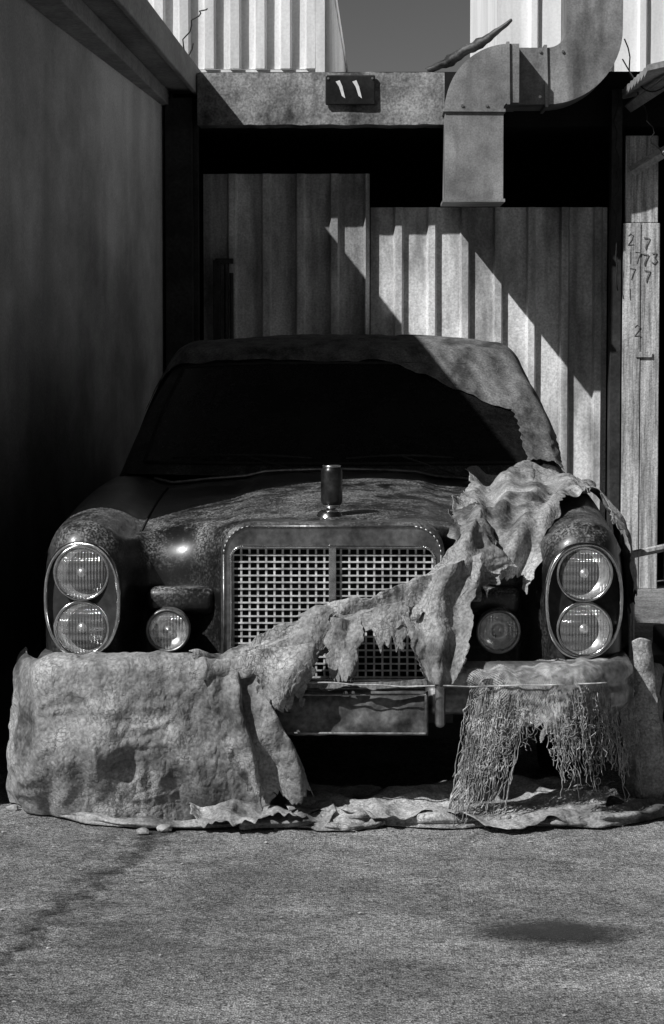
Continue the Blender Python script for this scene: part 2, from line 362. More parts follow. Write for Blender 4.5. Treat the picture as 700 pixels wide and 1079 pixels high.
w.obj('numerals', m_num, sg)
w = B()
for sx_ in (-.155,.083):
    w.lathe([(0,-.003),(.006,-.003),(.006,.003)], (sx_,6.583,2.79), 'Y', 10)
w.obj('screws', m_alu, sg)

# ------------------------------------------------------------------ duct: deep rectangular box section, the down-turned elbow standing proud
du = empty('ventilation_duct')
dp = [(1.27, 4.6)]+[(1.27, z) for z in (4.2,3.8,3.4)]
for k in range(17):
    a = k/16*math.pi/2; dp.append((1.27-.25*(1-math.cos(a)), 3.04-.25*math.sin(a)))
dp += [(1.0,2.79)]
nA = len(dp); dp += [(.86,2.79)]
for k in range(17):
    a = k/16*math.pi/2; dp.append((.81-.186*math.sin(a), 2.79-.186*(1-math.cos(a))))
dp += [(.624,2.5),(.624,2.3),(.624,2.13)]
hw = .150
def dring(k, hw, ya, yb):
    a = V(dp[max(k-1,0)]); b_ = V(dp[min(k+1,len(dp)-1)]); t = (b_-a).normalized(); nrm = V((-t.y, t.x)); p = V(dp[k])
    return [(p.x+nrm.x*sa*hw, (ya if sb < 0 else yb), p.y+nrm.y*sa*hw) for sa, sb in ((-1,-1),(1,-1),(1,1),(-1,1))]
w = B(); w.grid([dring(k, hw, 6.46, 6.93) for k in range(nA+1)], True)
n0 = len(w.v); w.grid([dring(k, hw+.004, 6.29, 6.934) for k in range(nA, len(dp))], True); nv = len(w.v)
w.f.append((nv-1,nv-2,nv-3,nv-4)); w.f.append((n0,n0+1,n0+2,n0+3))
w.obj('duct_body', m_duct, du)
w = B()
for k in (3, 20, nA+1, len(dp)-4, len(dp)-1):
    a = V(dp[max(k-1,0)]); b_ = V(dp[min(k+1,len(dp)-1)]); t = (b_-a).normalized()
    ya = 6.446 if k < nA else 6.276
    r0 = dring(k, hw+.014, ya, 6.945)
    r1 = [(x+t.x*.016, y, z+t.y*.016) for x,y,z in r0]
    w.grid([r0, r1], True); n0 = len(w.v); w.f.append((n0-8,n0-7,n0-6,n0-5)); w.f.append((n0-1,n0-2,n0-3,n0-4))
w.obj('flanges', m_duct, du)
w = B()
for (bx,bz,by) in ((.56,2.62,6.287),(.69,2.62,6.287),(.98,2.92,6.457),(.98,2.68,6.457),(1.1,2.92,6.457),(1.37,3.3,6.457)):
    w.lathe([(0,-.006),(.008,-.006),(.008,.006)], (bx,by,bz), 'Y', 8)
w.obj('bolts', m_alu, du)
w = B()
path = [V((.38,6.68,2.84)),V((.48,6.64,2.875)),V((.58,6.60,2.935)),V((.70,6.55,2.995)),V((.83,6.52,3.095))]
rows = []
for k in range(41):
    t = k/40; p = cr(path, t)+V((0,0,.010*nz(t*9,2))); wd = (.050*math.sin(math.pi*min(1,.12+t*.84))+.006)*(1+.4*nz(t*14,5))
    rows.append([p+V((-.35*wd,.02,wd*.42)), p+V((-.1*wd,-.02,wd*.15)), p+V((.05*wd,-.012,-.1*wd)), p+V((.25*wd,.01,-wd*.4))])
w.grid(rows); w.obj('scrap_metal_strip', m_rust, smooth=True, solid=.005)

# ------------------------------------------------------------------ right side: timber post, lean-to roof, cables
tp = empty('timber_panel')
w = B(); w.box((1.462,6.83,0),(1.560,6.93,2.02)); w.box((1.563,6.835,0),(1.665,6.93,2.02)); w.box((1.475,6.86,2.024),(1.655,6.94,2.50)); w.obj('boards', m_wood, tp, bevel=.004)
def scrawl(bb, strokes, x, z, s_):
    for st_ in strokes:
        bb.tube([(x+a*s_+.002*nz(a*9,z*30), 6.829, z+c_*s_) for a, c_ in st_], .0028, 5)
two = [[(0,.8),(.2,1),(.45,.85),(.35,.5),(0,0),(.5,.05)]]; sev = [[(0,1),(.5,.95),(.25,.4),(.15,0)]]; one = [[(.2,1),(.22,0)]]; thr = [[(0,.9),(.4,.95),(.2,.55),(.45,.3),(.2,0),(0,.1)]]
w = B()
for (gph, x, z) in ((two,1.49,1.90),(sev,1.575,1.88),(one,1.49,1.80),(sev,1.53,1.80),(sev,1.57,1.79),(thr,1.62,1.80),(sev,1.50,1.71),(sev,1.58,1.70),(one,1.49,1.60),(two,1.53,1.40)):
    scrawl(w, gph, x, z, .062)
w.obj('scrawled_numbers', m_ink, tp)
w = B(); w.box((1.535,6.822,1.285),(1.625,6.826,1.315)); w.obj('label', m_wood, tp)
lr = empty('lean_to_roof')
w = B()
for i in range(9):
    y0 = 5.4+i*.18
    w.add([(1.45,y0,2.72),(1.45,y0+.17,2.70),(3.2,y0+.17,3.1),(3.2,y0,3.12),(1.45,y0,2.75),(1.45,y0+.17,2.73),(3.2,y0+.17,3.13),(3.2,y0,3.15)],
          [(0,1,2,3),(7,6,5,4),(0,4,5,1),(1,5,6,2),(2,6,7,3),(3,7,4,0)])
w.obj('slats', m_eave, lr)
w = B(); w.tube([(1.50,6.85,2.66),(1.6,5.5,2.70)], .035, 4); w.tube([(1.50,6.8,2.3),(2.6,6.6,2.95)], .03, 4); w.box((3.1,5.4,0),(3.2,5.5,3.1)); w.box((1.75,6.7,0),(1.83,6.8,2.77)); w.obj('braces', m_eave, lr)
w = B()
def sag(a, b_, s_, n=20, j=0.0):
    a = V(a); b_ = V(b_); return [a.lerp(b_, k/n)+V((j*nz(k*.4,3), 0, -s_*math.sin(math.pi*k/n))) for k in range(n+1)]
w.tube(sag((1.42,6.8,2.75),(1.42,6.8,1.65),0,24,.05), .004, 5)
w.tube(sag((1.44,6.6,3.0),(1.75,6.7,2.3),.15,24,.06), .004, 5)
w.tube(sag((1.44,6.7,2.9),(1.6,5.5,2.7),.12), .004, 5)
w.tube(sag((-.9,6.8,3.0),(-1.05,6.6,2.75),.05,12,.05), .004, 5)
w.tube(sag((-1.0,7.2,2.85),(-.85,6.9,3.2),-.1,12,.08), .004, 5)
w.obj('electric_cables', m_rubber, smooth=True)

# ------------------------------------------------------------------ car
car = empty('parked_car')
ZF = [(0,.892),(.15,.888),(.28,.876),(.335,.858),(.42,.842),(.53,.824),(.60,.808),(.635,.822),(.68,.862),(.74,.884),(.80,.876),(.85,.842),(.885,.775)]
ZR = [(0,.962),(.15,.958),(.28,.95),(.335,.935),(.45,.925),(.58,.908),(.62,.908),(.70,.932),(.76,.938),(.82,.925),(.86,.895),(.885,.84)]
YF = [(0,.08),(.30,.08),(.36,.14),(.42,.20),(.56,.22),(.60,.18),(.635,.08),(.67,.035),(.76,.02),(.82,.035),(.855,.08),(.885,.17)]
RF = [(0,.05),(.30,.06),(.40,.13),(.56,.13),(.62,.09),(.70,.09),(.80,.09),(.885,.10)]
def ztop(x, y):
    ax = abs(x); a = hermite(ax, ZF); b_ = hermite(ax, ZR); t = max(0, min(1, (y-.1)/1.3)); t = t*(1.7-.7*t) if t < 1 else 1
    t = min(t, 1)
    return a+(b_-a)*t
def column(x):
    yf = hermite(abs(x), YF); r = hermite(abs(x), RF); pts = []
    zt = ztop(x, yf+r)
    for k in range(7): pts.append((x, yf, .40+(zt-r-.40)*k/7))
    for k in range(9):
        a = k/8*math.pi/2; pts.append((x, yf+r-r*math.cos(a), zt-r+r*math.sin(a)))
    for k in range(1, 25):
        y = yf+r+(1.45-yf-r)*k/24; pts.append((x, y, ztop(x, y)))
    zc_ = ztop(x, 1.45)
    for y in (1.8,2.4,3.0,3.5): pts.append((x, y, zc_))
    for k in range(1, 7): pts.append((x, 3.5+k*.165, zc_-.008*k))
    for k in range(1, 6):
        a = k/5*math.pi/2; pts.append((x, 4.49+.12*math.sin(a), zc_-.048-.12*(1-math.cos(a))))
    pts.append((x, 4.62, .40))
    return pts
xs = [0,.05,.10,.15,.2,.25,.28,.30,.32,.335,.36,.39,.43,.48,.53,.56,.58,.60,.615,.635,.655,.68,.71,.74,.77,.80,.825,.85,.868,.885]
cols = [column(-x) for x in xs[::-1]]+[column(x) for x in xs[1:]]
w = B(); w.grid(cols); w.obj('body_top', m_paint, car, True)
ys = [.17+i*(4.62-.17)/90 for i in range(91)]
def arch(y):
    z = .24
    for yw in (.84, 3.59):
        d = .37**2-(y-yw)**2
        if d > 0: z = max(z, .31+math.sqrt(d))
    return z
for sg_ in (-1, 1):
    w = B(); rows = []
    for y in ys:
        zt = ztop(.885, y) - (0 if y < 3.5 else (y-3.5)*.05); zb = min(arch(y), zt-.05)
        zt2 = zt-.10 if y > 4.5 else zt
        rows.append([(sg_*(.885+.018*math.sin(math.pi*k/9)), y, zt2+(zb-zt2)*k/9) for k in range(10)])
    w.grid(rows); w.obj('side_panel', m_paint, car, True)
w = B(); w.box((-.80,.35,.25),(.80,4.5,.55)); w.box((-.6,.30,.25),(.6,1.3,.72)); w.box((-.84,.24,.2),(.84,.26,.42)); w.obj('underbody', m_black, car)
w = B(); w2 = B()
for sx_ in (-1, 1):
    for yw in (.84, 3.59):
        w.lathe([(0,-.09),(.19,-.09),(.20,-.085),(.30,-.08),(.315,-.05),(.318,0),(.315,.05),(.30,.08),(.20,.085),(.19,.09),(0,.09)], (sx_*.75, yw, .316), 'X', 40)
        s_ = sx_*.095
        w2.lathe([(0,s_*1.2),(.06,s_*1.15),(.12,s_*.9),(.17,s_),(.195,s_)], (sx_*.75, yw, .316), 'X', 32)
w.obj('tyres', m_rubber, car, True); w2.obj('hubcaps', m_bumper, car, True)
CK = [V((1.38,.945,.76)),V((1.64,1.16,.70)),V((1.90,1.345,.625)),V((2.08,1.395,.61)),V((2.6,1.415,.615)),V((3.05,1.39,.60)),V((3.28,1.325,.60)),V((3.55,1.13,.65)),V((3.82,.945,.70))]
def cabin(v, f):
    c_ = cr(CK, v); w_ = c_.z; zc_ = c_.y; s_ = 1 if f >= 0 else -1; a = abs(f)
    fr = math.sin(min(1,max(0,(v)))*math.pi)
    cv = .17 if v < .3 else (-.12 if v > .7 else .17-(v-.3)/.4*.29)
    crown = .03*fr
    if a <= 1:
        x = w_*a; y = c_.x+cv*a*a; z = zc_-crown*a**2.5
    else:
        t = a-1; zb = .90; z0 = zc_-crown; e = math.sin(t*math.pi/2)*.35+t*.65
        x = w_+(.815-w_)*e; z = z0+(zb-z0)*(t**1.25); y = c_.x+cv
    return V((s_*x, y, z))
def cnorm(v, f, e=.004):
    nrm = (cabin(v+e, f)-cabin(v-e, f)).cross(cabin(v, f+e)-cabin(v, f-e)).normalized()
    if nrm.dot(cabin(v, f)-V((0,2.6,1.0))) < 0: nrm = -nrm
    return nrm
w = B(); fl = [-2+.08*i for i in range(13)]+[-1+.05*i for i in range(1,40)]+[1+.08*i for i in range(13)]
w.grid([[cabin(v/60, f) for f in fl] for v in range(61)]); w.obj('cabin_shell', m_roof, car, True)
def patch(bb, v0, v1, f0, f1, off, nv_=24, nf=40):
    rows = [[cabin(v0+(v1-v0)*j/nv_, f0+(f1-f0)*i/nf)+cnorm(v0+(v1-v0)*j/nv_, f0+(f1-f0)*i/nf)*off for i in range(nf+1)] for j in range(nv_+1)]
    bb.grid(rows); return rows
w = B(); tr_ = B(); rows = patch(w, .022, .235, -.94, .94, .006)
w.obj('windshield', m_glass, car, True)
tr_.tube(rows[0]+[r[-1] for r in rows[1:]]+rows[-1][::-1][1:]+[r[0] for r in rows[::-1]][1:], .007, 6)
w = B()
for s_ in (-1,1):
    for (a,b_) in ((.33,.50),(.515,.66)):
        rr = patch(w, a, b_, s_*1.18, s_*1.82, .005, 12, 8)
        tr_.tube(rr[0]+[r[-1] for r in rr[1:]]+rr[-1][::-1][1:]+[r[0] for r in rr[::-1]][1:], .007, 5)
patch(w, .79, .97, -.9, .9, .005)
w.obj('side_and_rear_glass', m_glass, car, True); tr_.obj('window_seal', m_rubber, car, True)
w = B()
for (x0,x1) in ((-.60,-.10),(.02,.40)):
    p = []
    for k in range(13):
        x = x0+(x1-x0)*k/12; q = cabin(.028+.006*math.sin(k/12*3), x/.75); p.append((x, q.y-.022, q.z+.012))
    w.tube(p, .005, 5); w.tube([(x1, 1.36, .955), p[6]], .004, 5)
w.obj('wipers', m_dark, car, True)
w = B()
w.tube([(x, 1.345+.17*(x/.76)**2, ztop(x,1.4)+.012) for x in [-.66+i*.066 for i in range(21)]], .006, 6)
w.obj('cowl_strip', m_shell, car, True)
w = B()
for s_ in (-1,1):
    w.tube([(s_*.603, y, ztop(.603,y)+.002) for y in [.33+i*.1 for i in range(11)]], .0035, 5)
w.obj('hood_gaps', m_rubber, car, True)
def rrect(hx, z0, z1, r, rb, n=8):
    pts = []
    for cx, cz, a0, rr in ((hx-r, z1-r, 0, r), (-hx+r, z1-r, 90, r), (-hx+rb, z0+rb, 180, rb), (hx-rb, z0+rb, 270, rb)):
        for k in range(n+1):
            a = math.radians(a0+90*k/n); pts.append((cx+rr*math.cos(a), cz+rr*math.sin(a)))
    return pts
o1 = rrect(.336,.38,.884,.085,.03); o0 = rrect(.326,.39,.872,.08,.025); i1 = rrect(.306,.415,.812,.035,.02); i0 = rrect(.302,.419,.806,.032,.02)
crown = lambda p: (p[0], p[1]+(.012*(1-(p[0]/.336)**2) if p[1] > .7 else 0))
w = B()
rings = []
for pts, y in ((o1,.16),(o1,.012),(o0,-.004),(i1,-.002),(i0,.008),(i0,.055)):
    rings.append([(crown(p)[0], y, crown(p)[1]) for p in pts])
w.grid(rings, True); w.obj('grille_shell', m_shell, car, False, bevel=0)
w = B()
for ins, y in ((o0, -.006),):
    ri = [(crown(p)[0], crown(p)[1]) for p in ins]
    for k in range(len(ri)):
        a, b_ = ri[k], ri[(k+1)%len(ri)]; w.tube([(a[0],y,a[1]),(b_[0],y,b_[1])], .0035, 6)
w.obj('shell_edge_trim', m_shell, car, True)
w = B(); w.box((-.31,.056,.41),(.31,.06,.83)); w.obj('radiator_backing', m_black, car)
w = B()
nxg = 24
for i in range(nxg+1):
    x = -.30+.60*i/nxg; w.box((x-.0030,.014,.416),(x+.0030,.032,.818))
for j in range(20):
    z = .4205+j*.0205; w.box((-.302,.010,z-.0024),(.302,.0135,z+.0024))
w.obj('grille_mesh', m_grille, car)
w = B(); w.box((-.011,-.006,.418),(.011,.0095,.822))
ri = [(crown(p)[0], crown(p)[1]) for p in i1]
for k in range(len(ri)):
    a, b_ = ri[k], ri[(k+1)%len(ri)]; w.tube([(a[0],-.004,a[1]),(b_[0],-.004,b_[1])], .0045, 6)
w.obj('grille_centre_bar', m_chrome, car, bevel=.002)
w = B(); w.lathe([(0,.012),(.024,.012),(.036,.004),(.042,-.01)], (-.012,.17,.903), 'Z', 24); w.lathe([(.015,0),(.013,.012),(.026,.014),(.026,.018),(0,.018)], (-.006,.17,.908), 'Z', 16)
w.obj('hood_emblem_base', m_chrome, car, True)
can = empty('soda_can')
cz = .927
w = B(); w.lathe([(0,.002),(.024,.0),(.032,.009),(.033,.016),(.033,.104),(.031,.112),(.0265,.119)], (-.006,.17,cz), 'Z', 40); w.obj('can_body', m_can, can, True)
w = B(); w.lathe([(.0265,.119),(.0285,.1235),(.0265,.1240),(.0245,.117),(0,.117)], (-.006,.17,cz), 'Z', 40); w.lathe([(.0245,.0),(.0275,.003),(.0255,.006)], (-.006,.17,cz-.001), 'Z', 40); w.obj('can_rims', m_alu, can, True)

def sup(cx, cz_, hx, hz, n=48, e=2.35):
    r = []
    for k in range(n):
        a = 2*math.pi*k/n; c_, s_ = math.cos(a), math.sin(a)
        r.append((cx+hx*abs(c_)**(2/e)*(1 if c_ > 0 else -1), cz_+hz*abs(s_)**(2/e)*(1 if s_ > 0 else -1)))
    return r
for s_ in (-1,1):
    cx = s_*.753; cz_ = .655
    w = B(); rr = []
    sl = lambda x, y: y+(abs(x)-.758)*.28
    for hx, hz, y in ((.116,.172,.06),(.120,.176,.02),(.120,.176,-.012),(.116,.172,-.024),(.109,.165,-.020),(.106,.161,.0)):
        rr.append([(x, sl(x,y), z) for x, z in sup(cx, cz_, hx, hz)])
    w.grid(rr, True); w.obj('headlight_bezel', m_chrome, car, True)
    w = B(); pts = [(x, sl(x,.0), z) for x, z in sup(cx, cz_, .107, .162)]; w.add(pts+[(cx, 0, cz_)], [((k+1)%48, k, 48) for k in range(48)]); w.obj('headlight_panel', m_rubber, car)
    for lz in (.737,.570):
        c0 = (cx, -.004, lz)
        w = B(); w.lathe([(.084,.01),(.086,-.014),(.082,-.022),(.076,-.018),(.074,-.004)], c0, 'Y', 40); w.obj('lamp_ring', m_chrome, car, True)
        w = B(); w.lathe([(.075,-.012),(.071,-.004),(.060,.008),(.045,.018),(.028,.024),(.018,.026),(.016,.004),(.010,-.004),(.0,-.006)], c0, 'Y', 40); w.obj('reflector', m_reflect, car, True)
        w = B(); w.lathe([(.0762,-.014),(.06,-.024),(.04,-.030),(.02,-.033),(0.0,-.034)], c0, 'Y', 40); w.obj('headlight_lens', m_lens, car, True)
    c0 = (s_*.50, .06, .556)
    w = B(); w.lathe([(.0,.12),(.045,.11),(.065,.06),(.068,.0),(.068,-.014),(.062,-.02),(.057,-.014),(.056,-.002)], c0, 'Y', 36); w.obj('fog_lamp_housing', m_bumper, car, True)
    w = B(); w.lathe([(.057,-.005),(.05,.008),(.03,.018),(.014,.020),(.012,.004),(0,.0)], c0, 'Y', 32); w.obj('reflector', m_reflect, car, True)
    w = B(); w.lathe([(.058,-.010),(.04,-.018),(.02,-.021),(0,-.022)], c0, 'Y', 32); w.obj('fog_lamp_lens', m_lens, car, True)
    w = B(); w.box((s_*.50-.02,.08,.42),(s_*.50+.02,.12,.50)); w.obj('fog_lamp_bracket', m_dark, car)
    w = B(); a, b_ = sorted((s_*.365, s_*.57)); w.box((a,.13,.595),(b_,.215,.678)); w.obj('turn_signal_panel', m_paint, car, True, bevel=.022)

# front bumper: two wing sections with the plate hung between them
def bump_path(x):
    ax = abs(x); return -.135+.02*(ax/.8)**2
prof = [(.05,.475),(.01,.487),(-.02,.483),(-.035,.46),(-.038,.44),(-.028,.425),(-.028,.41),(-.038,.395),(-.036,.36),(-.015,.335),(.03,.325)]
left = [(-.87, .35, -1, 0), (-.87,.1,-1,0), (-.865,0.0,-1,-.2), (-.845,-.07,-.7,-.7)]
for s_, xe in ((-1, .18), (1, .30)):
    w = B(); rows = []
    pth = [(s_*abs(a[0]), a[1], s_*abs(a[2]), a[3]) for a in left]
    for k in range(25):
        x = s_*(.80-(.80-xe)*k/24); pth.append((x, bump_path(x), 0, -1))
    for (x, y, nx_, ny_) in pth:
        rows.append([(x-nx_*p, y-ny_*p, z) for p, z in prof])
    xl = s_*xe
    for q, sc_ in ((.012,.85),(.020,.55),(.023,.1)):
        rows.append([(xl-s_*q, bump_path(xl)+p*sc_+.01*(1-sc_), .406+(z-.406)*sc_) for p, z in prof])
    w.grid(rows); w.obj('front_bumper', m_bumper, car, True)
w = B(); w.box((-.8,-.09,.34),(-.22,-.07,.44)); w.box((.34,-.09,.34),(.8,-.07,.44)); w.box((-.4,-.08,.36),(-.36,.3,.40)); w.box((.36,-.08,.36),(.40,.3,.40)); w.box((-.24,-.10,.30),(.36,-.07,.37)); w.obj('bumper_brackets', m_dark, car)
w = B(); w.box((.305,-.21,.30),(.335,-.16,.44)); w.box((-.335,-.21,.30),(-.305,-.16,.44)); w.obj('bumper_overriders', m_bumper, car, bevel=.012)
w = B(); rows = []
for j in range(13):
    rows.append([(-.175+.46*i/30, -.185+.012*fbm(i*.18, j*.2)+.0008*j, .275+.13*j/12+.004*nz(i*.3)) for i in range(31)])
w.grid(rows); w.obj('licence_plate', m_plate, car, True, solid=.003)
w = B(); 
for (a,b_) in (((-.168,-.2,.283),(.278,-.2,.283)),((-.168,-.195,.397),(.278,-.195,.397)),((-.168,-.2,.283),(-.168,-.195,.397)),((.278,-.2,.283),(.278,-.195,.397))): w.tube([a,b_], .0035, 5)
w.obj('plate_frame', m_bumper, car)
w = B(); w.box((-.16,-.172,.29),(.27,-.10,.37)); w.obj('plate_bracket', m_dark, car)

# ------------------------------------------------------------------ cloth: surplus fabric relaxed over a drape surface until it buckles into wrinkles
def F(u, v, y):
    """front-elevation survey units (1/350 m at the car's nose) -> metres at distance y behind the nose"""
    k = (8+y)/8
    return V((.16+(u-407)/352*k, y, 1.5-(v-335)/350*k))
def relax(P0, N0, slack, iters, lo, hi, seed, grav, crease):
    m, n, _ = P0.shape
    ini = np.zeros((m, n)); sl = np.zeros((m, n))
    for j in range(m):
        for i in range(n):
            x, y, z = P0[j, i]
            ax = x+.05*nz(x*5, y*5, z*5+seed); az = z+.05*nz(x*5, y*5+9, z*5+seed)
            # straight-sided creases: tent profiles rather than rounded ridges
            r1 = 1-min(1, abs(nz(ax*7+seed, y*6, az*3.5))*2.2)
            r2 = 1-min(1, abs(nz(ax*14+az*8+seed, y*8, az*8))*2.2)
            r3 = 1-min(1, abs(nz(az*15-ax*6+seed, y*9, ax*7))*2.2)
            k1 = .4+1.2*max(0, nz(x*3+seed, y*3, z*3)+.35)
            ini[j, i] = crease*k1*(.020*r1+.010*r2+.007*r3)+.002*nz(x*29+seed, y*29, z*22)
            sl[j, i] = .7+1.2*nz(x*4.5+seed, 3, z*4.5)
    X = P0+N0*(ini[..., None]+lo)
    sl = np.clip(sl, .1, 1.6)
    cons = []
    for (dj, di, k, f) in ((0,1,.42,slack[0]),(1,0,.42,slack[1]),(1,1,.14,max(slack)*.8),(1,-1,.14,max(slack)*.8),(0,2,.12,slack[0]*.8),(2,0,.12,slack[1]*.8),(0,3,.06,slack[0]*.7),(3,0,.06,slack[1]*.7)):
        if m <= dj or n <= abs(di): continue
        if di >= 0: A_ = (slice(0, m-dj), slice(0, n-di)); B_ = (slice(dj, m), slice(di, n))
        else: A_ = (slice(0, m-dj), slice(-di, n)); B_ = (slice(dj, m), slice(0, n+di))
        rest = np.linalg.norm(P0[B_]-P0[A_], axis=2)*(1+f*sl[A_])
        cons.append((A_, B_, k, rest))
    for it in range(iters):
        C = np.zeros_like(X)
        for A_, B_, k, rest in cons:
            d = X[B_]-X[A_]; L_ = np.linalg.norm(d, axis=2)+1e-9
            c_ = (.5*k*(1-rest/L_))[..., None]*d
            C[A_] += c_; C[B_] -= c_
        X += C; X[..., 2] -= grav
        D = X-P0; off = (D*N0).sum(2)
        X += N0*(np.clip(off, lo, hi)-off)[..., None]
        off = np.clip(off, lo, hi); T_ = (X-P0)-N0*off[..., None]
        X -= .02*T_
    return X
def cloth(name, ctrl, ns, nt_, mat, parent, slack=(.08,.06), rag=(0,0,0,0), seed=0, fold=None, thick=.0016, lo=-.003, hi=.045, iters=50, grav=.00008, crease=1):
    def ev(s, t): return cr([cr(r, s) for r in ctrl], t)
    def rg(a, q, k):
        if a == 0: return 0
        z = abs(fbm(q*3.1, seed+k*5.3))+.6*abs(nz(q*14, seed+k))+.3*abs(nz(q*40, seed+k+2))
        return a*z
    P0 = np.zeros((nt_+1, ns+1, 3)); N0 = np.zeros_like(P0)
    for j in range(nt_+1):
        t_ = j/nt_
        for i in range(ns+1):
            s_ = i/ns
            l, r = rg(rag[0], t_, 1), rg(rag[1], t_, 2); tt, bb = rg(rag[2], s_, 3), rg(rag[3], s_, 4)
            s = l+(1-l-r)*s_; t = tt+(1-tt-bb)*t_
            e = .01
            p = ev(s, t); a = ev(min(1,s+e), t)-ev(max(0,s-e), t); c_ = ev(s, min(1,t+e))-ev(s, max(0,t-e))
            n_ = a.cross(c_)
            n_ = n_.normalized() if n_.length > 1e-9 else V((0,-1,0))
            if n_.dot(V((0,-1,.6))) < 0: n_ = -n_
            if fold: p = p+n_*fold(s, t)
            P0[j, i] = p; N0[j, i] = n_
    X = relax(P0, N0, slack, iters, lo, hi, seed, grav, crease)
    verts = [V(X[j, i]) for j in range(nt_+1) for i in range(ns+1)]
    for v in verts:
        if v.z < .006: v.z = .006+.003*abs(nz(v.x*30, v.y*30))
    fs = [(j*(ns+1)+i, j*(ns+1)+i+1, (j+1)*(ns+1)+i+1, (j+1)*(ns+1)+i) for j in range(nt_) for i in range(ns)]
    o = mesh_obj(name, verts, fs, mat, parent, True)
    sb = o.modifiers.new('sub', 'SUBSURF'); sb.levels = 1; sb.render_levels = 1
    m = o.modifiers.new("s", 'SOLIDIFY'); m.thickness = thick; m.offset = 0
    return o
tarp = empty('torn_tarpaulin')
def G(rows): return [[F(*p) for p in r] for r in rows]
A_ = G([[(32,690,.30),(31,692,.08),(52,690,-.06),(95,688,-.06),(165,688,-.07),(238,692,-.06)],
        [(27,698,.32),(23,702,.03),(44,702,-.135),(95,698,-.185),(165,697,-.19),(243,704,-.18)],
        [(22,750,.34),(20,752,.02),(46,752,-.15),(105,748,-.19),(180,750,-.205),(258,765,-.185)],
        [(18,800,.40),(18,803,.05),(44,810,-.14),(105,804,-.17),(190,806,-.195),(285,812,-.165)],
        [(18,838,.42),(22,846,.12),(48,858,-.03),(110,866,-.11),(200,868,-.14),(318,868,-.14)]])
def afold(s, t):
    g_ = min(1, max(0, t-.06)*1.8)
    tri = lambda q: abs(((q/math.pi) % 2)-1)*2-1      # sharp-crested pleats
    return (.014*tri(s*17+2.5*nz(s*4,t*1.2)+t*3)+.007*tri(s*36-t*5+3*nz(s*7,t*2)))*g_+.007*tri(t*9+s*14+3*nz(s*4,t*3))*g_+.012*nz(s*5,t*3)
cloth('bumper_apron', A_, 200, 116, m_tarp, tarp, (.06,.05), (0,.07,.04,.0), 1, afold, iters=45, hi=.05, crease=.8)
def strip(name, rows, ns=30, nt_=50, slack=(.08,.06), rag=(.12,.12,0,.15), seed=2, mat=None, fold=None, **k):
    return cloth(name, G(rows), ns, nt_, mat or m_tarp, tarp, slack, rag, seed, fold, **k)
strip('hanging_strip', [[(232,700,-.20),(250,698,-.21),(268,704,-.20)],[(245,745,-.21),(265,745,-.23),(285,750,-.21)],[(262,795,-.20),(288,795,-.23),(312,792,-.20)],[(280,845,-.15),(305,850,-.18),(332,842,-.16)]], seed=3, fold=lambda s,t:.014*math.sin(s*8+t*2))
strip('hanging_strip', [[(215,705,-.22),(235,700,-.23),(252,710,-.22)],[(222,745,-.23),(240,745,-.25),(256,745,-.24)],[(240,790,-.23),(258,795,-.25),(268,790,-.24)],[(262,835,-.20),(272,838,-.21),(280,835,-.20)]], seed=5, fold=lambda s,t:.012*math.sin(s*9+t*3))
strip('torn_flap', [[(258,686,-.21),(295,680,-.23),(338,678,-.21)],[(266,712,-.24),(298,712,-.26),(334,706,-.24)],[(274,748,-.22),(300,752,-.23),(322,740,-.22)]], 44, 40, (.10,.08), (.2,.2,0,.5), 8, fold=lambda s,t:.014*math.sin(s*9+t*5))
strip('torn_flap', [[(342,652,-.11),(362,650,-.13),(384,650,-.11)],[(344,690,-.17),(362,690,-.19),(382,688,-.17)],[(350,722,-.21),(364,724,-.21),(374,718,-.21)]], 34, 40, (.10,.08), (.2,.2,0,.45), 9, fold=lambda s,t:.012*math.sin(s*7+t*4))
strip('torn_flap', [[(312,648,-.12),(335,636,-.13),(354,642,-.12)],[(304,668,-.15),(330,668,-.17),(349,668,-.14)],[(294,698,-.19),(318,698,-.19),(338,690,-.17)]], 34, 34, (.10,.08), (.2,.2,0,.4), 19)
strip('torn_flap', [[(390,640,-.10),(412,634,-.12),(432,630,-.10)],[(394,664,-.12),(414,664,-.13),(432,660,-.12)],[(400,690,-.13),(414,694,-.14),(426,684,-.13)]], 30, 30, (.10,.08), (.2,.2,0,.55), 39)
dfold = lambda s,t: .012*math.sin(t*7+s*14+3*nz(s*5,t*2))+.006*math.sin(t*13-s*20)
strip('grille_band', [
    [(196,692,-.18),(245,682,-.14),(290,660,-.09),(345,634,-.05),(400,628,-.05),(440,604,-.04),(472,576,-.02),(498,546,.06)],
    [(203,698,-.20),(250,692,-.17),(300,676,-.13),(350,654,-.08),(405,645,-.08),(450,628,-.07),(488,600,-.06),(522,570,.03)],
    [(215,706,-.21),(255,702,-.19),(305,698,-.16),(352,678,-.12),(410,670,-.10),(458,660,-.09),(504,634,-.06),(550,600,.04)]],
    200, 40, (.06,.12), (.02,0,.15,.42), 11, fold=dfold)
strip('grille_drop', [[(432,612,-.07),(468,596,-.09),(508,580,-.04)],[(424,648,-.10),(460,650,-.13),(502,634,-.09)],[(438,688,-.16),(464,694,-.19),(494,684,-.16)],[(448,716,-.20),(469,724,-.21),(490,710,-.2)]],
    50, 80, (.12,.04), (.16,.12,0,.06), 13, fold=lambda s,t: .018*math.sin(s*13+t*3+2*nz(t*3)))
strip('edge_ply', [[(198,698,-.22),(250,690,-.20),(300,670,-.16),(352,646,-.11),(400,638,-.10)],[(200,704,-.235),(250,700,-.22),(300,688,-.19),(352,664,-.13),(402,652,-.12)],[(206,712,-.225),(254,712,-.21),(304,706,-.18),(354,684,-.14),(404,664,-.13)]],110,24,(.07,.12),(0,.1,.2,.6),15)
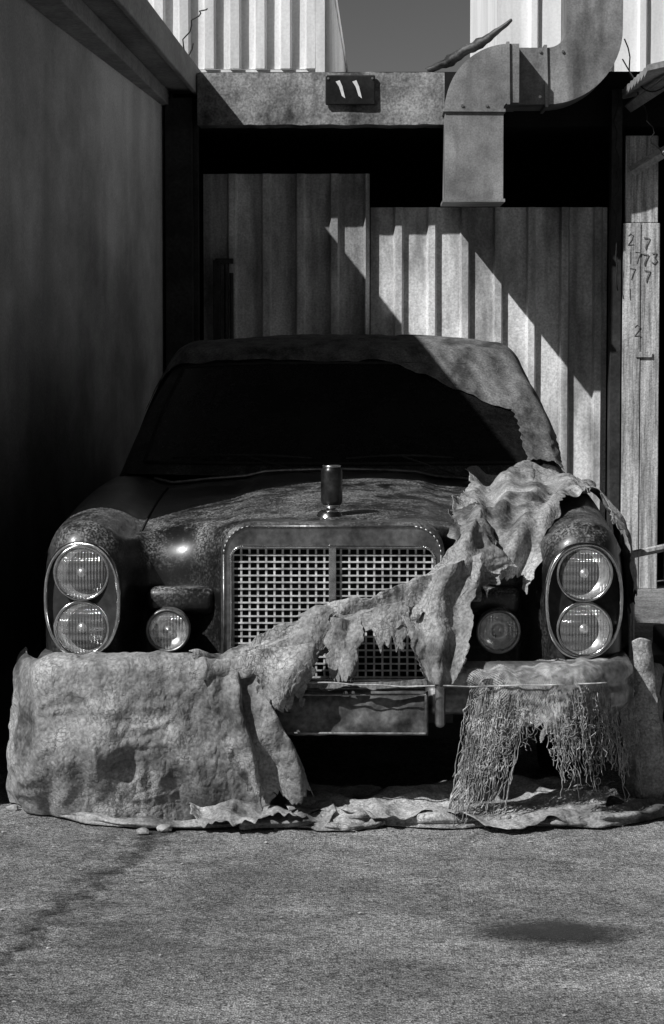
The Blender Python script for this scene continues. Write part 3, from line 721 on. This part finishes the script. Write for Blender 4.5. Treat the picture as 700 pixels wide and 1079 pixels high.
strip('plate_ribbon', [[(300,712,-.20),(345,716,-.215),(395,716,-.215),(450,712,-.20)],[(300,722,-.205),(345,728,-.22),(395,726,-.22),(452,722,-.205)]],70,8,(.03,.03),(0,0,.2,.6),17,hi=.008,iters=60,crease=.3)
def T(x, y, dz=.02): return V((x, y, ztop(min(abs(x),.885), max(y,.1))+dz))
C_ = [[T(.44,1.42),T(.58,1.42,.05),T(.72,1.42,.02),T(.87,1.42)],
      [T(.42,1.05),T(.56,1.05,.04),T(.72,1.05,.03),T(.87,1.05)],
      [T(.40,.70),T(.54,.70,.04),T(.69,.70,.03),T(.83,.70)],
      [T(.36,.42),T(.50,.42,.03),T(.62,.42,.05),T(.78,.42,.015)],
      [T(.34,.24,.025),T(.47,.24,.03),T(.58,.22,.06),T(.70,.24,.02)],
      [V((.33,.05,.80)),V((.43,.10,.78)),V((.54,.10,.79)),V((.64,.10,.77))],
      [V((.31,.00,.72)),V((.41,.01,.70)),V((.49,.04,.68)),V((.575,.08,.66))]]
cloth('hood_drape', C_, 100, 170, m_cloth, tarp, (.09,.05), (.13,.10,.08,.14), 21, lambda s,t: .018*math.sin(s*13+t*6+3*nz(t*3,1))+.008*math.sin(s*29-t*8), hi=.055, iters=60, crease=1.1)
S_ = [[T(.78,1.35,.03),T(.80,1.0,.03),T(.84,.7,.02),T(.86,.45,.0)],
      [V((.90,1.35,.86)),V((.91,1.0,.85)),V((.915,.7,.83)),V((.91,.42,.79))],
      [V((.93,1.35,.72)),V((.94,1.0,.70)),V((.93,.7,.72)),V((.92,.40,.70))],
      [V((.95,1.35,.52)),V((.97,1.0,.50)),V((.95,.7,.55)),V((.925,.42,.62))]]
cloth('wing_drape', S_, 80, 44, m_cloth, tarp, (.08,.05), (.05,.1,.1,.3), 23)
strip('torn_flap', [[(470,538,.35),(500,530,.38),(524,538,.4)],[(482,556,.16),(504,556,.10),(523,560,.18)],[(500,586,.04),(512,590,.01),(522,578,.06)]],34,34,(.08,.08),(.25,.2,.1,.3),27)
strip('corner_strap', [[(668,672,.02),(676,668,.0),(686,672,.02)],[(672,730,.05),(680,730,.03),(692,730,.05)],[(676,790,.06),(685,790,.04),(697,790,.06)],[(676,846,.10),(686,850,.06),(700,846,.10)]],16,60,(.06,.04),(.08,.08,0,0),29,mat=m_cloth)
strip('corner_sheet', [[(650,700,.1),(665,690,.12),(690,700,.35)],[(655,760,.14),(675,760,.15),(700,760,.4)],[(660,850,.16),(680,850,.18),(705,845,.45)]],30,44,(.06,.05),(.3,0,.0,0),31,mat=m_cloth)
cv = empty('car_cover')
Cv = []
for j in range(7):
    row = []
    for f in (-1.5,-1.05,-.8,-.5,-.2,.05,.25,.45,.65,.85,1.05,1.3,1.6):
        v0 = .235 if f < .25 else .235-.11*min(1,(f-.25)/.6)
        v = v0+(.60-v0)*(j/6)**1.3
        row.append(cabin(v, f)+cnorm(v, f)*.012)
    Cv.append(row)
cloth('cover_cloth', Cv, 170, 70, m_cover, cv, (.015,.025), (.04,.04,.06,.1), 33, lo=-.004, hi=.012, iters=60, grav=0, crease=.4)
Cp = []
for v in (.02,.07,.12,.17,.23):
    Cp.append([cabin(v, f)+cnorm(v, f)*.016 for f in (.86,.94,1.02,1.2,1.5)])
cloth('pillar_cloth', Cp, 40, 70, m_cover, cv, (.04,.05), (.12,.1,.05,0), 35, lo=-.003, hi=.016, iters=60, crease=.6)

# ------------------------------------------------------------------ net over the right of the bumper
net = empty('fishing_net')
NC = G([[(492,698,-.02),(560,694,-.05),(620,690,-.03),(664,694,.10)],
        [(492,708,-.18),(560,706,-.195),(620,702,-.18),(668,706,.04)],
        [(496,742,-.20),(560,746,-.21),(620,742,-.19),(670,745,.03)],
        [(490,785,-.19),(548,780,-.21),(606,778,-.19),(668,788,.03)]])
def nev(s, t):
    p = cr([cr(r, s) for r in NC], t); q = p*1
    d = .014*nz(q.x*8, 3, q.z*8)+.010*(1-abs(2*nz(q.x*18, 5, q.z*10)))
    return p+V((.012*nz(q.z*25, q.x*9, 1), -d-.012, .012*nz(q.x*25, q.z*9, 2)))
w = B()
def lim(s): return .84+.26*fbm(s*5, 9)+.12*nz(s*25)
for fam in (1,-1):
    for k in range(-76, 152):
        pth = []
        for m_ in range(50):
            t = m_/49; s = k/76+fam*t*.42
            if 0 <= s <= 1 and t < lim(s) and not (fbm(s*6+4, t*6) > .60):
                pth.append(nev(s+.006*nz(t*40,k), t))
            else:
                if len(pth) > 2: w.tube(pth, .0015, 3, caps=False)
                pth = []
        if len(pth) > 2: w.tube(pth, .0015, 3, caps=False)
for k in range(460):
    if k < 210: s = .0+.26*abs(random.gauss(0,.5)); ln = random.uniform(.08,.32); dr = -.03
    elif k < 380: s = random.choice((random.gauss(.55,.06), random.uniform(.65,1.0))); ln = random.uniform(.04,.22); dr = .02
    else: s = random.uniform(.15,.6); ln = random.uniform(.02,.08); dr = 0
    s = max(0, min(s, 1)); p0 = nev(s, random.uniform(.5,.85)); pth = []
    ph = random.random()*20; tw = random.uniform(.006,.025)
    for m_ in range(16):
        t = m_/15
        pth.append(p0+V((dr*t*ln*6+tw*nz(t*6, ph)*min(1,t*3), .012*nz(t*3, ph, 4)-.004*random.random(), -ln*t+.010*nz(t*8, ph, 2))))
        if pth[-1].z < .01: pth[-1].z = .01
    w.tube(pth, random.choice((.0008,.0010,.0016)), 3, caps=False)
for k in range(220):
    s = random.choice((random.uniform(0,.25), random.uniform(.5,1))); p0 = nev(s, random.uniform(.5,.98))+V((0,-.01,random.uniform(-.14,.0) )); r = random.uniform(.004,.012); ph = random.random()*9
    w.tube([p0+V((r*math.cos(a*.5+ph)+.01*nz(a,ph), .006*nz(a,ph,3), r*1.6*math.sin(a*.5+ph))) for a in range(12)], .0010, 3, caps=False)
w.obj('netting', m_net, net, True)
w = B()
for q in range(20):
    ph = q*.35
    w.tube([F(514-32*t+9*math.sin(t*8+ph)+6*nz(t*5,q), 735+122*t, -.20+.06*t)+V((.012*nz(t*9,q), .012*math.cos(t*9+ph), 0)) for t in [i/24 for i in range(25)]], .0020, 5)
w.obj('twisted_tail', m_net, net, True)
NC2 = G([[(496,700,-.015),(560,697,-.04),(620,693,-.02),(662,697,.10)],[(496,710,-.17),(560,708,-.185),(620,704,-.17),(666,708,.045)],[(500,728,-.185),(560,730,-.195),(620,728,-.18),(666,730,.045)],[(500,758,-.185),(560,762,-.195),(620,758,-.18),(666,760,.045)]])
cloth('sacking', NC2, 90, 36, m_cloth, net, (.05,.04), (.05,.05,.0,.75), 41, hi=.008, crease=.4)

# ------------------------------------------------------------------ rolled cloth on ground, rope
def ground(u, v):
    k = 525/(v-335); return V((.16+(u-407)/352*k, 8*k-8, 0))
roll = empty('rolled_cloth')
def rolltube(name, pts, r, seed, mat, wd=1.7):
    P3 = [ground(*p) for p in pts]; w = B(); rings = []; n = 360; seg = 28
    for k in range(n+1):
        t = k/n; p = cr(P3, t); tg = (cr(P3, min(1,t+.01))-cr(P3, max(0,t-.01))).normalized(); a = V((tg.y,-tg.x,0))
        rr = r*(1+.5*fbm(t*9, seed)); ring = []
        for q in range(seg):
            an = q*2*math.pi/seg; x_ = math.cos(an)*rr*wd; z_ = math.sin(an)*rr*.72
            ply = .16*math.sin(an*5+t*14+3*nz(t*6,seed))+.09*math.sin(an*9-t*23+seed)+.06*math.sin(an*14+t*40)
            m_ = 1+ply+.25*nz(math.cos(an)*1.1+seed, math.sin(an)*1.1, t*22)
            ring.append((p.x+a.x*x_*m_+.01*nz(t*20,seed), p.y+a.y*x_*m_, max(.004, rr*.60+z_*m_)))
        rings.append(ring)
    w.grid(rings, True); w.f.append(tuple(range(seg))); m2 = len(w.v); w.f.append(tuple(range(m2-1, m2-seg-1, -1)))
    w.obj(name, mat, roll, True)
rolltube('roll', [(14,826),(30,846),(60,860),(110,870),(170,874),(240,872),(300,866),(350,868),(420,868),(470,866)], .020, 1, m_cloth)
rolltube('roll', [(250,872),(330,870),(400,868),(470,870),(540,868),(600,870),(650,866),(690,856),(712,848)], .034, 2, m_cloth, 2.0)
rolltube('roll', [(300,862),(350,862),(420,856),(480,862),(560,858),(640,856),(680,848)], .028, 5, m_tarp)
rolltube('roll', [(210,868),(250,864),(300,870),(360,876),(400,870)], .018, 8, m_tarp)
def lay(name, rows, seed, ns=100, nt_=28):
    c_ = [[ground(u, v)+V((0,0,h)) for u, v, h in r] for r in rows]
    cloth(name, c_, ns, nt_, m_cloth, roll, (.10,.14), (.05,.05,.2,.3), seed, hi=.040, iters=60, crease=1.3, fold=lambda s,t: .010*math.sin(t*9+s*8+3*nz(s*6)))
lay('loose_ply', [[(300,848,.05),(380,846,.04),(450,846,.05),(540,846,.05),(640,842,.06)],[(300,858,.06),(380,858,.06),(450,858,.065),(540,858,.07),(650,852,.075)],[(296,874,.012),(380,878,.012),(460,880,.012),(560,880,.012),(680,868,.012)]], 51)
lay('loose_ply', [[(200,852,.05),(240,852,.06),(290,850,.05),(340,850,.04)],[(200,864,.04),(250,866,.05),(300,866,.05),(350,862,.04)],[(196,878,.010),(250,882,.010),(300,880,.010),(356,876,.010)]], 52, 60, 24)
w = B(); w.tube([F(290+350*t, 716+5*math.sin(t*3)+2*nz(t*9), -.225) + V((0,-.012,0)) for t in [i/40 for i in range(41)]], .0022, 6)
w.obj('rope', m_net, smooth=True)

# ------------------------------------------------------------------ rubble, painted ground shadow, scrap
w = B()
def rock(c_, r):
    sd = random.random()*50; bm = bmesh.new(); bmesh.ops.create_icosphere(bm, subdivisions=2 if r > .008 else 1, radius=1)
    vs = [(c_[0]+v.co.x*r*(1+.4*nz(v.co.x*1.5+sd,v.co.y*1.5,v.co.z*1.5)), c_[1]+v.co.y*r*.8*(1+.4*nz(v.co.y*1.5+sd,1)), max(0.002, r*.35+v.co.z*r*.55*(1+.3*nz(v.co.x+sd)))) for v in bm.verts]
    fs = [tuple(v.index for v in f.verts) for f in bm.faces]; bm.free(); w.add(vs, fs)
for (u,v,r) in ((148,880,.02),(172,877,.024),(640,853,.03),(655,850,.035),(668,852,.028),(678,846,.03),(10,856,.022),(20,852,.018),(500,888,.006),(380,965,.007),(560,888,.008),(440,890,.006),(280,890,.008)):
    rock(ground(u,v), r)
for k in range(220):
    rock((random.uniform(-1.4,1.4), random.uniform(-2.8,-.1), 0), random.choice((.002,.003,.003,.004,.006)))
w.obj('rubble', m_stone)
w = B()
w.grid([[(.56+(i/20-.5)*.50, -1.55+(j/20-.5)*.30-(i/20-.5)*.24, .010) for i in range(21)] for j in range(21)]); w.obj('painted_shadow', m_shadow)  # flat sheet carrying the painted shadow; its caster is not modelled
sc = empty('scrap_pile')
w = B()
for k in range(9):
    x = 1.08+.06*k+random.uniform(-.02,.02); y = 1.3+.2*k
    a = V((x, y, .02)); b_ = V((x+.3+random.uniform(-.2,.2), y+random.uniform(.2,.9), random.uniform(.45,.75)))
    w.tube([a, b_], random.uniform(.012,.03), 4)
w.tube([(1.0,1.45,.66),(1.7,1.9,.76)], .014, 8); w.tube([(1.45,1.7,0),(1.45,1.75,.74)], .02, 6); w.tube([(1.03,1.45,0),(1.03,1.47,.66)],.012,6)
w.obj('offcuts', m_wood, sc)
w = B()
for k in range(6):
    x = 1.1+.1*k; w.box((x, 1.9+.1*k, 0), (x+.3, 2.3+.1*k, .25+.06*k))
w.obj('crates', m_dark, sc, bevel=.01)

# ------------------------------------------------------------------ light, sky, camera
Ld = V((.8,.7,-1)).normalized()
sun = bpy.data.lights.new('sun', 'SUN'); sun.energy = 5; sun.angle = math.radians(.5); sun.color = (1,1,1)
so = bpy.data.objects.new('sun', sun); S.collection.objects.link(so); so.rotation_euler = Ld.to_track_quat('-Z','Y').to_euler(); so.location = (-8,-7,10)
W = bpy.data.worlds.new('World'); S.world = W; W.use_nodes = True; nt = W.node_tree; N = nt.nodes; L = nt.links
sk = N.new('ShaderNodeTexSky'); sk.sky_type = 'NISHITA'; sk.sun_disc = False; sk.sun_elevation = math.radians(43.2); sk.sun_rotation = math.radians(228.8)
# black-and-white film behind a red filter: the grey of the sky is its red channel, on a contrasty film curve
bw = N.new('ShaderNodeSeparateColor'); cb = N.new('ShaderNodeCombineColor'); L.new(sk.outputs[0], bw.inputs[0])
pw = N.new('ShaderNodeMath'); pw.operation = 'POWER'; pw.inputs[1].default_value = 1.6; L.new(bw.outputs[0], pw.inputs[0])
ml_ = N.new('ShaderNodeMath'); ml_.operation = 'MULTIPLY'; ml_.inputs[1].default_value = .27; L.new(pw.outputs[0], ml_.inputs[0])
[L.new(ml_.outputs[0], cb.inputs[i]) for i in range(3)]
L.new(cb.outputs[0], N['Background'].inputs[0]); N['Background'].inputs[1].default_value = .05
cam = bpy.data.cameras.new('camera'); co = bpy.data.objects.new('camera', cam); S.collection.objects.link(co)
cam.sensor_fit = 'HORIZONTAL'; cam.sensor_width = 36; cam.lens = 145.2; cam.clip_end = 1500; cam.clip_start = .1
co.location = (.16,-8,1.5); co.rotation_euler = (math.radians(90-4.143), 0, math.radians(1.157)); S.camera = co
S.view_settings.view_transform = 'Standard'; S.view_settings.look = 'None'; S.view_settings.exposure = 0
